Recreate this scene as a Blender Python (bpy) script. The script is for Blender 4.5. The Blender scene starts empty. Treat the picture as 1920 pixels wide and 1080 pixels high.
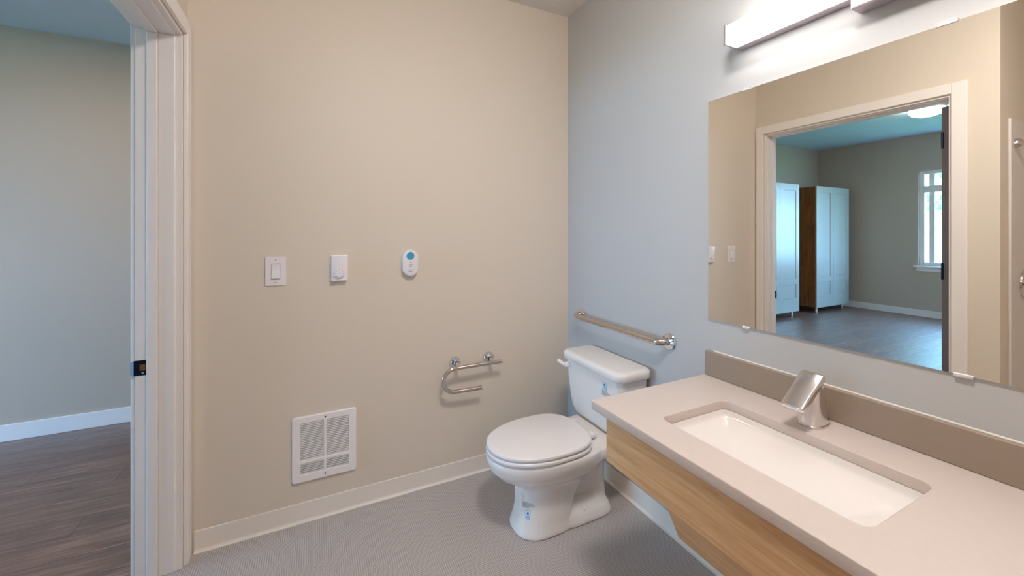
import bpy, bmesh, math, random
from mathutils import Matrix, Vector
from mathutils.bvhtree import BVHTree

random.seed(7)
SC = bpy.context.scene
COL = SC.collection

# ------------------------------------------------------------------ camera
cam_data = bpy.data.cameras.new('camera')
cam = bpy.data.objects.new('camera', cam_data)
COL.objects.link(cam)
cam.location = (-1.4218, -2.0874, 1.3432)
cam.rotation_euler = (math.radians(90), 0, math.radians(-26.32))
cam_data.sensor_fit = 'HORIZONTAL'
cam_data.sensor_width = 36.0
cam_data.lens = 749.33 / 1920 * 36.0
cam_data.shift_y = (433.8 - 540) / 1920
cam_data.clip_start = 0.02
SC.camera = cam

# ------------------------------------------------------------------ world, exposure
world = bpy.data.worlds.new('world')
SC.world = world
world.use_nodes = True
wn = world.node_tree
wn.nodes.clear()
w_out = wn.nodes.new('ShaderNodeOutputWorld')
w_bg = wn.nodes.new('ShaderNodeBackground')
w_tc = wn.nodes.new('ShaderNodeTexCoord')
w_sep = wn.nodes.new('ShaderNodeSeparateXYZ')
w_ramp = wn.nodes.new('ShaderNodeValToRGB')
w_ramp.color_ramp.elements[0].position = 0.0
w_ramp.color_ramp.elements[0].color = (0.34, 0.62, 1.0, 1)
w_ramp.color_ramp.elements[1].position = 0.6
w_ramp.color_ramp.elements[1].color = (0.24, 0.54, 1.0, 1)
wn.links.new(w_tc.outputs['Generated'], w_sep.inputs[0])
wn.links.new(w_sep.outputs['Z'], w_ramp.inputs[0])
wn.links.new(w_ramp.outputs[0], w_bg.inputs[0])
wn.links.new(w_bg.outputs[0], w_out.inputs[0])
w_bg.inputs[1].default_value = 26.0

SC.view_settings.view_transform = 'Standard'
SC.view_settings.look = 'None'
SC.view_settings.gamma = 1.0
SC.view_settings.use_curve_mapping = False
SC.view_settings.exposure = 0.65
SC.cycles.use_denoising = True
SC.cycles.max_bounces = 12
SC.cycles.diffuse_bounces = 8
SC.cycles.glossy_bounces = 6
SC.cycles.transmission_bounces = 6
SC.cycles.sample_clamp_indirect = 8.0

VANITY_EMIT = 6.8          # diffuser of the vanity light
CEILING_FILL_EMIT = 66.0        # glass bowl of the ceiling light added as bathroom fill

def lamp(name, kind, loc, rot, energy, color, size):
    d = bpy.data.lights.new(name, kind)
    d.energy = energy
    d.color = color
    if kind == 'AREA':
        d.shape = 'DISK'
        d.size = size
    else:
        d.shadow_soft_size = size
    o = bpy.data.objects.new(name, d)
    COL.objects.link(o)
    o.location = loc
    o.rotation_euler = rot
    return o

lamp('entry_fill_lamp', 'AREA', (-2.75, 0.35, 2.64), (0, 0, 0), 10.0, (1.0, 0.80, 0.62), 0.16)  # unseen warm fill lamp added over the bedroom entry
pl = bpy.data.lights.new('window_portal', 'AREA')
pl.shape = 'RECTANGLE'; pl.size = 2.3; pl.size_y = 1.55
pl.cycles.is_portal = True
po = bpy.data.objects.new('window_portal', pl)
COL.objects.link(po)
po.location = (-7.30, -0.38, 1.56)
po.rotation_euler = (math.radians(90), 0, math.radians(-90))

# ------------------------------------------------------------------ materials
def srgb(r, g, b):
    f = lambda c: (c / 255) / 12.92 if c / 255 <= 0.04045 else ((c / 255 + 0.055) / 1.055) ** 2.4
    return (f(r), f(g), f(b), 1)

def mat(name, col, rough=0.5, metal=0.0, noise=0.0, nscale=20.0, bump=0.0, bscale=200.0, spec=None, coat=0.0):
    m = bpy.data.materials.new(name)
    m.use_nodes = True
    t = m.node_tree
    p = t.nodes['Principled BSDF']
    p.inputs['Base Color'].default_value = col
    p.inputs['Roughness'].default_value = rough
    p.inputs['Metallic'].default_value = metal
    if spec is not None: p.inputs['Specular IOR Level'].default_value = spec
    if coat: p.inputs['Coat Weight'].default_value = coat; p.inputs['Coat Roughness'].default_value = 0.08
    tc = t.nodes.new('ShaderNodeTexCoord')
    if noise:
        n = t.nodes.new('ShaderNodeTexNoise'); n.inputs['Scale'].default_value = nscale; n.inputs['Detail'].default_value = 4
        t.links.new(tc.outputs['Object'], n.inputs['Vector'])
        r = t.nodes.new('ShaderNodeValToRGB')
        a = tuple(c * (1 - noise) for c in col[:3]) + (1,); b = tuple(min(1, c * (1 + noise)) for c in col[:3]) + (1,)
        r.color_ramp.elements[0].position = 0.3; r.color_ramp.elements[1].position = 0.7
        r.color_ramp.elements[0].color = a; r.color_ramp.elements[1].color = b
        t.links.new(n.outputs['Fac'], r.inputs[0]); t.links.new(r.outputs[0], p.inputs['Base Color'])
    if bump:
        n2 = t.nodes.new('ShaderNodeTexNoise'); n2.inputs['Scale'].default_value = bscale; n2.inputs['Detail'].default_value = 3
        t.links.new(tc.outputs['Object'], n2.inputs['Vector'])
        bp = t.nodes.new('ShaderNodeBump'); bp.inputs['Strength'].default_value = bump; bp.inputs['Distance'].default_value = 0.002
        t.links.new(n2.outputs['Fac'], bp.inputs['Height']); t.links.new(bp.outputs[0], p.inputs['Normal'])
    return m

def wood(name, c1, c2, c3, stretch, rough=0.4, per_object=0.0, scale=1.0):
    m = bpy.data.materials.new(name)
    m.use_nodes = True
    t = m.node_tree
    p = t.nodes['Principled BSDF']
    p.inputs['Roughness'].default_value = rough
    tc = t.nodes.new('ShaderNodeTexCoord')
    mp = t.nodes.new('ShaderNodeMapping'); mp.inputs['Scale'].default_value = stretch
    oi = t.nodes.new('ShaderNodeObjectInfo')
    mul = t.nodes.new('ShaderNodeVectorMath'); mul.operation = 'MULTIPLY_ADD'
    mul.inputs[1].default_value = (37, 19, 11)
    t.links.new(oi.outputs['Random'], mul.inputs[0]); t.links.new(tc.outputs['Object'], mul.inputs[2])
    t.links.new(mul.outputs[0], mp.inputs['Vector'])
    n = t.nodes.new('ShaderNodeTexNoise'); n.inputs['Scale'].default_value = 6 * scale; n.inputs['Detail'].default_value = 7
    n.inputs['Roughness'].default_value = 0.6; n.inputs['Distortion'].default_value = 0.8
    t.links.new(mp.outputs[0], n.inputs['Vector'])
    r = t.nodes.new('ShaderNodeValToRGB')
    e = r.color_ramp.elements
    e[0].position = 0.30; e[0].color = c1
    e[1].position = 0.72; e[1].color = c3
    k = e.new(0.52); k.color = c2
    t.links.new(n.outputs['Fac'], r.inputs[0])
    hs = t.nodes.new('ShaderNodeHueSaturation')
    mr = t.nodes.new('ShaderNodeMapRange'); mr.inputs['To Min'].default_value = 1 - per_object; mr.inputs['To Max'].default_value = 1 + per_object
    t.links.new(oi.outputs['Random'], mr.inputs['Value']); t.links.new(mr.outputs[0], hs.inputs['Value'])
    t.links.new(r.outputs[0], hs.inputs['Color']); t.links.new(hs.outputs[0], p.inputs['Base Color'])
    bp = t.nodes.new('ShaderNodeBump'); bp.inputs['Strength'].default_value = 0.06; bp.inputs['Distance'].default_value = 0.003
    t.links.new(n.outputs['Fac'], bp.inputs['Height']); t.links.new(bp.outputs[0], p.inputs['Normal'])
    return m

def emit(name, col, strength):
    m = bpy.data.materials.new(name); m.use_nodes = True
    t = m.node_tree; t.nodes.clear()
    o = t.nodes.new('ShaderNodeOutputMaterial'); e = t.nodes.new('ShaderNodeEmission')
    e.inputs[0].default_value = col; e.inputs[1].default_value = strength
    t.links.new(e.outputs[0], o.inputs[0])
    return m

M = {}
M['beige'] = mat('beige_paint', srgb(222, 211, 197), 0.55, bump=0.05, bscale=350)
M['blue'] = mat('pale_blue_grey_paint', srgb(188, 188, 188), 0.55, bump=0.05, bscale=350)
M['bedroom'] = mat('bedroom_paint', srgb(192, 175, 159), 0.6, bump=0.05, bscale=350)
M['ceiling'] = mat('ceiling_paint', srgb(222, 219, 214), 0.8)
M['bedceiling'] = mat('ceiling_paint_daylight_tint', srgb(196, 214, 230), 0.8)  # blue cast of the window daylight is put into the ceiling colour
M['trim'] = mat('white_trim_paint', srgb(240, 234, 231), 0.35)
M['cove'] = mat('cream_cove_base', srgb(236, 228, 219), 0.42)
M['ceramic'] = mat('white_ceramic', srgb(234, 229, 226), 0.09, coat=0.3)
M['seat'] = mat('white_seat_plastic', srgb(238, 233, 233), 0.22)
M['plastic'] = mat('white_plastic', srgb(238, 234, 240), 0.28)
M['plastic_shade'] = mat('light_grey_print', srgb(176, 172, 178), 0.4)
M['enamel'] = mat('white_enamel', srgb(244, 239, 240), 0.3)
M['cavity'] = mat('dark_cavity', srgb(60, 52, 50), 0.8)
M['chrome'] = mat('chrome', srgb(225, 222, 220), 0.07, 1.0)
M['steel'] = mat('polished_stainless_steel', srgb(205, 196, 190), 0.13, 1.0)
M['faucet'] = mat('satin_chrome', srgb(226, 222, 222), 0.2, 1.0)
M['solid'] = mat('taupe_solid_surface', srgb(204, 192, 186), 0.34, noise=0.015, nscale=60)
M['splash'] = mat('taupe_backsplash_shaded', srgb(152, 136, 122), 0.36, noise=0.015, nscale=60)  # taupe darkened: shade from the grazing vanity light is in the colour
M['caulk'] = mat('white_caulk', srgb(225, 220, 214), 0.5)
M['blue_button'] = mat('blue_button_plastic', srgb(70, 160, 200), 0.3)
M['print'] = mat('grey_print', srgb(110, 108, 116), 0.6)
M['label_blue'] = mat('label_pale_blue', srgb(150, 200, 225), 0.5)
M['label_drop'] = mat('label_deep_blue', srgb(0, 120, 165), 0.5)
M['label_text'] = mat('label_text_grey', srgb(182, 178, 178), 0.6)
M['strike'] = mat('dark_strike_plate', srgb(38, 52, 74), 0.25, 0.8)
M['strike_lip'] = mat('bright_strike_lip', srgb(150, 195, 230), 0.3, 0.2)
M['strike_box'] = mat('brown_strike_box', srgb(120, 72, 36), 0.5)
M['doorpaint'] = mat('grey_door_paint', srgb(120, 120, 124), 0.45)
M['wardrobe'] = mat('white_wardrobe_laminate', srgb(168, 170, 165), 0.35)
M['panelwhite'] = mat('white_acrylic_panel', srgb(218, 212, 212), 0.3)
M['lens'] = emit('vanity_diffuser_glow', (1.0, 0.94, 0.90, 1), VANITY_EMIT)
M['dome'] = emit('added_ceiling_light_glow', (1.0, 0.95, 0.91, 1), CEILING_FILL_EMIT)  # glow of the added bathroom fill light
M['bedlens'] = emit('bedroom_lamp_glow', (1.0, 0.84, 0.66, 1), 19.0)
M['lightbody'] = mat('brushed_nickel_housing', srgb(196, 184, 190), 0.35, 0.7)
M['leaf'] = mat('tree_leaf', srgb(96, 150, 84), 0.6, noise=0.3, nscale=3)
M['bark'] = mat('tree_bark', srgb(96, 80, 66), 0.8, noise=0.2, nscale=12)
M['lawn'] = mat('lawn_ground', srgb(110, 140, 90), 0.9, noise=0.2, nscale=2)
M['oak'] = wood('light_oak_laminate', srgb(190, 148, 106), srgb(208, 170, 128), srgb(222, 188, 148), (9.0, 0.6, 9.0), 0.42, 0.0, 1.0)
M['brownwood'] = wood('brown_wardrobe_side', srgb(96, 58, 26), srgb(128, 82, 42), srgb(150, 100, 56), (6, 6, 0.6), 0.4)
M['plank'] = wood('brown_vinyl_plank', srgb(66, 38, 28), srgb(112, 76, 62), srgb(156, 122, 108), (0.55, 7.0, 7.0), 0.42, 0.14, 1.2)
M['plank'].node_tree.nodes['Principled BSDF'].inputs['Coat Weight'].default_value = 1.0
M['plank'].node_tree.nodes['Principled BSDF'].inputs['Coat Roughness'].default_value = 0.47
M['plank'].node_tree.nodes['Principled BSDF'].inputs['Coat IOR'].default_value = 1.9

# mirror glass
m = bpy.data.materials.new('silvered_mirror'); m.use_nodes = True
t = m.node_tree; t.nodes.clear()
o_ = t.nodes.new('ShaderNodeOutputMaterial'); g_ = t.nodes.new('ShaderNodeBsdfGlossy')
g_.inputs['Color'].default_value = (0.93, 0.905, 0.84, 1); g_.inputs['Roughness'].default_value = 0.0
t.links.new(g_.outputs[0], o_.inputs[0]); M['mirror'] = m
# window glass
m = bpy.data.materials.new('clear_window_glass'); m.use_nodes = True
t = m.node_tree; t.nodes.clear()
o_ = t.nodes.new('ShaderNodeOutputMaterial'); tr = t.nodes.new('ShaderNodeBsdfTransparent'); gl = t.nodes.new('ShaderNodeBsdfGlossy')
mx = t.nodes.new('ShaderNodeMixShader'); mx.inputs[0].default_value = 0.06
tr.inputs[0].default_value = (0.95, 0.98, 0.97, 1); gl.inputs['Roughness'].default_value = 0.0
t.links.new(tr.outputs[0], mx.inputs[1]); t.links.new(gl.outputs[0], mx.inputs[2]); t.links.new(mx.outputs[0], o_.inputs[0])
M['glass'] = m
# woven vinyl floor: patches of fine ridges running two ways
m = bpy.data.materials.new('woven_grey_vinyl'); m.use_nodes = True
t = m.node_tree; p = t.nodes['Principled BSDF']; p.inputs['Roughness'].default_value = 0.42
tc = t.nodes.new('ShaderNodeTexCoord')
def wave(direction, scale):
    w = t.nodes.new('ShaderNodeTexWave'); w.wave_type = 'BANDS'; w.bands_direction = direction
    w.inputs['Scale'].default_value = scale; w.inputs['Distortion'].default_value = 1.6
    w.inputs['Detail'].default_value = 2; w.inputs['Detail Scale'].default_value = 3
    t.links.new(tc.outputs['Object'], w.inputs['Vector']); return w
wa, wb = wave('X', 37), wave('Y', 37)
nz = t.nodes.new('ShaderNodeTexNoise'); nz.inputs['Scale'].default_value = 14; nz.inputs['Detail'].default_value = 3
t.links.new(tc.outputs['Object'], nz.inputs['Vector'])
rp = t.nodes.new('ShaderNodeValToRGB'); rp.color_ramp.elements[0].position = 0.44; rp.color_ramp.elements[1].position = 0.56
t.links.new(nz.outputs['Fac'], rp.inputs[0])
mixw = t.nodes.new('ShaderNodeMix'); mixw.data_type = 'FLOAT'
t.links.new(rp.outputs[0], mixw.inputs[0]); t.links.new(wa.outputs['Fac'], mixw.inputs[2]); t.links.new(wb.outputs['Fac'], mixw.inputs[3])
cr = t.nodes.new('ShaderNodeValToRGB')
cr.color_ramp.elements[0].color = srgb(158, 150, 148); cr.color_ramp.elements[1].color = srgb(202, 194, 190)
t.links.new(mixw.outputs[0], cr.inputs[0]); t.links.new(cr.outputs[0], p.inputs['Base Color'])
bp = t.nodes.new('ShaderNodeBump'); bp.inputs['Strength'].default_value = 0.15; bp.inputs['Distance'].default_value = 0.001
t.links.new(mixw.outputs[0], bp.inputs['Height']); t.links.new(bp.outputs[0], p.inputs['Normal'])
M['floor'] = m

# ------------------------------------------------------------------ helpers
def obj(name, bm, m, parent=None, smooth=False, kind=None, label=None):
    if isinstance(bm, bpy.types.Mesh):
        me = bm
    else:
        bmesh.ops.recalc_face_normals(bm, faces=bm.faces)
        me = bpy.data.meshes.new(name)
        bm.to_mesh(me); bm.free()
    if m is not None:
        me.materials.clear(); me.materials.append(m)
    if smooth:
        for f in me.polygons: f.use_smooth = True
        if smooth != 'all':
            try: me.set_sharp_from_angle(angle=math.radians(35))
            except Exception: pass
    o = bpy.data.objects.new(name, me)
    COL.objects.link(o)
    if parent is not None: attach(o, parent)
    if kind: o['kind'] = kind
    if label: o['label'] = label
    return o

def attach(o, parent):
    o.parent = parent
    p, mw = parent, Matrix.Identity(4)
    while p is not None:
        mw = Matrix.LocRotScale(p.location, p.rotation_euler, p.scale) @ mw if p.parent is None else Matrix.LocRotScale(p.location, p.rotation_euler, p.scale) @ mw
        if p.parent is not None: mw = p.matrix_parent_inverse @ mw
        p = p.parent
    o.matrix_parent_inverse = mw.inverted()

def thing(name, label, cat, loc, group=None):
    o = bpy.data.objects.new(name, None); COL.objects.link(o)
    o.location = loc; o.empty_display_size = 0.1
    o['label'] = label; o['category'] = cat
    if group: o['group'] = group
    return o

def tag(o, label, cat, group=None):
    o['label'] = label; o['category'] = cat
    if group: o['group'] = group
    return o

def struct_empty(name, loc):
    o = bpy.data.objects.new(name, None); COL.objects.link(o)
    o.location = loc; o.empty_display_size = 0.1; o['kind'] = 'structure'
    return o

def box(x0, x1, y0, y1, z0, z1, bev=0.0, seg=2, bm=None):
    own = bmesh.new()
    bmesh.ops.create_cube(own, size=1.0)
    bmesh.ops.scale(own, vec=(abs(x1 - x0), abs(y1 - y0), abs(z1 - z0)), verts=own.verts)
    bmesh.ops.translate(own, vec=((x0 + x1) / 2, (y0 + y1) / 2, (z0 + z1) / 2), verts=own.verts)
    if bev:
        bmesh.ops.bevel(own, geom=own.edges[:], offset=bev, segments=seg, profile=0.5, affect='EDGES', clamp_overlap=True)
    if bm is None: return own
    me = bpy.data.meshes.new('tmp'); own.to_mesh(me); own.free(); bm.from_mesh(me); bpy.data.meshes.remove(me)
    return bm

def merge(bm, other):
    me = bpy.data.meshes.new('tmp'); other.to_mesh(me); other.free(); bm.from_mesh(me); bpy.data.meshes.remove(me)
    return bm

def tube(pts, r, n=16, bm=None, cap=True):
    """a round tube through the points"""
    bm = bm or bmesh.new()
    pts = [Vector(p) for p in pts]
    rs = r if isinstance(r, (list, tuple)) else [r] * len(pts)
    T = []
    for i in range(len(pts)):
        a = pts[max(0, i - 1)]; b = pts[min(len(pts) - 1, i + 1)]
        T.append((b - a).normalized())
    up = Vector((0, 0, 1)) if abs(T[0].z) < 0.9 else Vector((1, 0, 0))
    nrm = (up - T[0] * up.dot(T[0])).normalized()
    rings = []
    for i, p in enumerate(pts):
        nrm = (nrm - T[i] * nrm.dot(T[i])).normalized()
        bi = T[i].cross(nrm)
        rings.append([bm.verts.new(p + (nrm * math.cos(2 * math.pi * k / n) + bi * math.sin(2 * math.pi * k / n)) * rs[i]) for k in range(n)])
    for a, b in zip(rings, rings[1:]):
        for k in range(n): bm.faces.new((a[k], a[(k + 1) % n], b[(k + 1) % n], b[k]))
    if cap:
        bm.faces.new(rings[0]); bm.faces.new(rings[-1])
    return bm

def lathe(profile, origin, axis, n=32, bm=None):
    """profile: (radius, height) pairs turned about axis through origin"""
    bm = bm or bmesh.new()
    ax = Vector(axis).normalized()
    u = ax.orthogonal().normalized(); v = ax.cross(u)
    rings = []
    for r, h in profile:
        if r < 1e-6: rings.append([bm.verts.new(Vector(origin) + ax * h)])
        else: rings.append([bm.verts.new(Vector(origin) + ax * h + (u * math.cos(2 * math.pi * k / n) + v * math.sin(2 * math.pi * k / n)) * r) for k in range(n)])
    for a, b in zip(rings, rings[1:]):
        for k in range(n):
            k2 = (k + 1) % n
            if len(a) == 1 and len(b) == 1: continue
            if len(a) == 1: bm.faces.new((a[0], b[k2], b[k]))
            elif len(b) == 1: bm.faces.new((a[k], a[k2], b[0]))
            else: bm.faces.new((a[k], a[k2], b[k2], b[k]))
    return bm

def loft(rings, bm=None, cap=True):
    bm = bm or bmesh.new()
    R = [[bm.verts.new(p) for p in ring] for ring in rings]
    n = len(R[0])
    for a, b in zip(R, R[1:]):
        for k in range(n): bm.faces.new((a[k], a[(k + 1) % n], b[(k + 1) % n], b[k]))
    if cap:
        bm.faces.new(R[0]); bm.faces.new(R[-1])
    return bm

def prism(poly, axis, a, b, bev=0.0, seg=2):
    """poly in the two other axes, extruded along axis ('x','y','z') from a to b"""
    bm = bmesh.new()
    def P(q, t):
        return {'x': (t, q[0], q[1]), 'y': (q[0], t, q[1]), 'z': (q[0], q[1], t)}[axis]
    A = [bm.verts.new(P(q, a)) for q in poly]; B = [bm.verts.new(P(q, b)) for q in poly]
    n = len(poly)
    bm.faces.new(A); bm.faces.new(B[::-1])
    for k in range(n): bm.faces.new((A[k], B[k], B[(k + 1) % n], A[(k + 1) % n]))
    bmesh.ops.recalc_face_normals(bm, faces=bm.faces)
    if bev: bmesh.ops.bevel(bm, geom=bm.edges[:], offset=bev, segments=seg, profile=0.5, affect='EDGES', clamp_overlap=True)
    return bm

def rrect(x0, x1, y0, y1, r, n=6):
    pts = []
    for cx, cy, a0 in ((x1 - r, y1 - r, 0), (x0 + r, y1 - r, 90), (x0 + r, y0 + r, 180), (x1 - r, y0 + r, 270)):
        for k in range(n + 1):
            a = math.radians(a0 + 90 * k / n); pts.append((cx + r * math.cos(a), cy + r * math.sin(a)))
    return pts

def plate(outer, holes, thick, bev, matrix):
    """flat plate with holes; 2-D outlines, local z from 0 to thick, then placed by matrix"""
    cu = bpy.data.curves.new('tmp', 'CURVE'); cu.dimensions = '2D'; cu.fill_mode = 'BOTH'
    cu.extrude = thick / 2 - bev; cu.bevel_depth = bev; cu.bevel_resolution = 2; cu.offset = -bev
    for poly in [outer] + holes:
        s = cu.splines.new('POLY'); s.points.add(len(poly) - 1); s.use_cyclic_u = True
        for q, pt in zip(poly, s.points): pt.co = (q[0], q[1], 0, 1)
    o = bpy.data.objects.new('tmp', cu); COL.objects.link(o)
    dg = bpy.context.evaluated_depsgraph_get()
    me = bpy.data.meshes.new_from_object(o.evaluated_get(dg))
    bpy.data.objects.remove(o); bpy.data.curves.remove(cu)
    me.transform(Matrix.Translation((0, 0, thick / 2))); me.transform(matrix)
    return me

# local (x, y, z) -> world for a plate on the back wall: x along world X, y up, thickness towards the room (-Y)
def on_back(y=0.0): return Matrix(((1, 0, 0, 0), (0, 0, -1, y), (0, 1, 0, 0), (0, 0, 0, 1)))

def fillet(pts, radii, n=6):
    """polyline with rounded corners"""
    pts = [Vector(p) for p in pts]; out = [pts[0]]
    for i in range(1, len(pts) - 1):
        a, b, c = pts[i - 1], pts[i], pts[i + 1]; r = radii[i - 1]
        d1 = (a - b).normalized(); d2 = (c - b).normalized(); ang = d1.angle(d2)
        L = r / math.tan(ang / 2); p1 = b + d1 * L; p2 = b + d2 * L
        cen = b + (d1 + d2).normalized() * (r / math.sin(ang / 2))
        v1 = p1 - cen; v2 = p2 - cen; tot = v1.angle(v2)
        for k in range(n + 1):
            w1, w2 = math.sin((1 - k / n) * tot), math.sin(k / n * tot)
            out.append(cen + (v1 * w1 + v2 * w2) / math.sin(tot))
    out.append(pts[-1]); return out

# ------------------------------------------------------------------ dimensions
W = 1.893; WT = 0.143; H = 2.682; FRONT = -3.10
XB = -(W + WT)              # bedroom face of the door wall
FAR = -7.183; HB = 2.87     # bedroom
Y1 = 1.646; Y2 = 2.137; JOG = -3.40
OP0, OP1, OPZ = -1.140, -0.072, 2.132   # clear door opening
SH = -1.327                 # shower return wall

# ------------------------------------------------------------------ shell
obj('floor', box(-W - 0.085, 0.12, FRONT, 0.0, -0.08, 0.0), M['floor'], kind='structure')
obj('floor_shower', box(-2.95, -W - 0.085, FRONT, SH, -0.08, 0.0), M['floor'], kind='structure')
obj('ceiling', box(-2.95, 0.12, FRONT - 0.1, 0.12, H, H + 0.12), M['ceiling'], kind='structure')
obj('wall_back', box(XB, 0.12, 0.0, 0.12, 0, H), M['beige'], kind='structure')
obj('wall_right', box(0.0, 0.12, FRONT, 0.0, 0, H), M['blue'], kind='structure')
obj('wall_front', box(-2.95, 0.12, FRONT - 0.1, FRONT, 0, H), M['beige'], kind='structure')
bm = box(XB, -W, OP1 + 0.0, 0.0, 0, H)
box(XB, -W, SH + 0.1, OP0, 0, H, bm=bm)
box(XB, -W, OP0, OP1, OPZ, H, bm=bm)
obj('wall_left', bm, M['beige'], kind='structure')
obj('wall_shower_end', box(-2.95, -W, SH, SH + 0.1, 0, H), M['beige'], kind='structure')
obj('wall_shower_side', box(-3.05, -2.95, FRONT - 0.1, SH + 0.1, 0, H), M['beige'], kind='structure')

# bedroom shell
fb = struct_empty('floor_bedroom', (-4.5, 0, 0))
obj('subfloor', box(FAR, -W - 0.085, -3.0, Y2, -0.10, -0.012), M['cavity'], fb)
yy = -3.0; row = 0
while yy < Y2 - 0.01:
    y_end = min(yy + 0.152, Y2)
    x = -W - 0.085 - (0.0 if row % 3 == 0 else (0.41 if row % 3 == 1 else 0.82))
    if row % 3: 
        segs = [(-W - 0.085, x)]
    else: segs = []
    while x > FAR + 0.01:
        segs.append((x, max(FAR, x - 1.22))); x -= 1.22
    for a, b in segs:
        if yy < SH + 0.12 and b > -2.95: continue
        if yy < SH + 0.12 and a > -3.05: a = -3.05
        obj('plank', box(b + 0.0006, a - 0.0006, yy + 0.0006, y_end - 0.0006, -0.012, 0.0), M['plank'], fb)
    yy += 0.152; row += 1
obj('wall_bedroom_back', box(JOG, XB, Y1, Y1 + 0.6, 0, HB), M['bedroom'], kind='structure')
obj('wall_bedroom_alcove', box(FAR - 0.1, JOG, Y2, Y2 + 0.1, 0, HB), M['bedroom'], kind='structure')
obj('wall_bedroom_right', box(XB, XB + 0.1, 0.12, Y1 + 0.6, 0, HB), M['bedroom'], kind='structure')
obj('wall_bedroom_front', box(FAR - 0.1, -2.95, -3.1, -3.0, 0, HB), M['bedroom'], kind='structure')
obj('wall_bedroom_bath_side', box(-2.95 - 0.11, -2.95 - 0.10, -3.0, SH + 0.11, 0, HB), M['bedroom'], kind='structure')
WY0, WY1, WZ0, WZ1 = -1.50, 0.74, 0.80, 2.30
bm = box(FAR - 0.14, FAR, WY1, Y2, 0, HB)
box(FAR - 0.14, FAR, -3.0, WY0, 0, HB, bm=bm)
box(FAR - 0.14, FAR, WY0, WY1, 0, WZ0, bm=bm)
box(FAR - 0.14, FAR, WY0, WY1, WZ1, HB, bm=bm)
obj('wall_bedroom_far', bm, M['bedroom'], kind='structure')
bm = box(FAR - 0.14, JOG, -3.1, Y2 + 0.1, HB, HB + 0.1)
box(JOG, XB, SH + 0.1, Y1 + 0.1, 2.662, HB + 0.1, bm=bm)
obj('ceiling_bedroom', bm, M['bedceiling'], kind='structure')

# ------------------------------------------------------------------ baseboards
def cove_profile(h): # (distance from wall, z)
    pr = [(0.0, 0.0), (0.016, 0.0), (0.016, 0.0025)]
    for k in range(7):
        a = math.radians(90 * k / 6)
        pr.append((0.0155 - 0.0115 * math.sin(a), 0.0155 - 0.0125 * math.cos(a)))
    pr += [(0.004, h - 0.002), (0.0025, h), (0.0, h)]
    return pr
BH = 0.089
obj('baseboard_back', prism([(-d, z) for d, z in cove_profile(BH)], 'x', -W + 0.021, 0.0), M['cove'], smooth=True, kind='structure')
obj('baseboard_right', prism([(-d, z) for d, z in cove_profile(BH)], 'y', FRONT, 0.0), M['cove'], smooth=True, kind='structure')
def flat_base(name, *a):
    obj(name, box(*a, 0.0, 0.106, bev=0.003), M['trim'], kind='structure')
flat_base('baseboard_bedroom_back', JOG - 0.012, XB, Y1 - 0.014, Y1)
flat_base('baseboard_bedroom_alcove', FAR, JOG - 0.012, Y2 - 0.014, Y2)
flat_base('baseboard_bedroom_far', FAR, FAR + 0.014, -3.0, Y2 - 0.014)
flat_base('baseboard_bedroom_right', XB - 0.014, XB, 0.0, Y1 - 0.014)

# ------------------------------------------------------------------ door frame (trim_1) and the open door
tr1 = struct_empty('trim_1', (-W, OP1, 0))
CW = 0.066
def casing(x0, x1, tag_):
    a, b = OP0 + 0.006, OP1 - 0.006
    e1 = min(b + 0.066, -0.001)
    def leg(y0, y1): return box(x0, x1, y0, y1, 0.0, OPZ + 0.066, bev=0.004)
    obj('casing', leg(OP1 + 0.004, e1 if tag_ == 'in' else OP1 + 0.07), M['trim'], tr1)
    obj('casing', leg(OP0 - 0.07, OP0 - 0.004), M['trim'], tr1)
    obj('casing', box(x0, x1, OP0 - 0.004, OP1 + 0.004, OPZ + 0.004, OPZ + 0.066, bev=0.004), M['trim'], tr1)
casing(-W, -W + 0.016, 'in')
casing(XB - 0.018, XB, 'out')
JT = 0.018
for a, b in ((OP1 - JT + 0.010, OP1 + 0.0), (OP0, OP0 + JT - 0.010)):
    obj('jamb', box(XB, -W, a, b, 0.0, OPZ - 0.008, bev=0.0015), M['trim'], tr1)
obj('jamb', box(XB, -W, OP0, OP1, OPZ - 0.008, OPZ, bev=0.0015), M['trim'], tr1)
JI1 = OP1 - 0.008; JI0 = OP0 + 0.008; JZ = OPZ - 0.008
# door stop moulding: wide flat band then a raised bead
def stop(x0, x1, t):
    obj('door_stop', box(x0, x1, JI1 - t, JI1, 0.0, JZ - t, bev=0.003), M['trim'], tr1)
    obj('door_stop', box(x0, x1, JI0, JI0 + t, 0.0, JZ - t, bev=0.003), M['trim'], tr1)
    obj('door_stop', box(x0, x1, JI0, JI1, JZ - t, JZ, bev=0.003), M['trim'], tr1)
stop(-1.966, -1.914, 0.007)
stop(-2.000, -1.966, 0.013)
sp = obj('strike_plate', box(-2.040, -2.0015, JI1 - 0.002, JI1 + 0.0005, 0.790, 0.848, bev=0.0006), M['strike'], tr1, label='dark metal strike plate')
obj('strike_opening', box(-2.022, -2.005, JI1 - 0.0035, JI1 - 0.0015, 0.808, 0.832, bev=0.0008), M['strike_box'], sp)
obj('strike_screw', lathe([(0, 0.002), (0.003, 0.002), (0.004, 0.0)], (-2.013, JI1 - 0.0018, 0.799), (0, -1, 0), 12), M['strike_lip'], sp)
obj('strike_lip', box(-2.0500, -2.0395, JI1 - 0.0025, JI1 + 0.0005, 0.793, 0.845, bev=0.0006), M['strike_lip'], sp, label='bright curved lip of strike plate')

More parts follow.
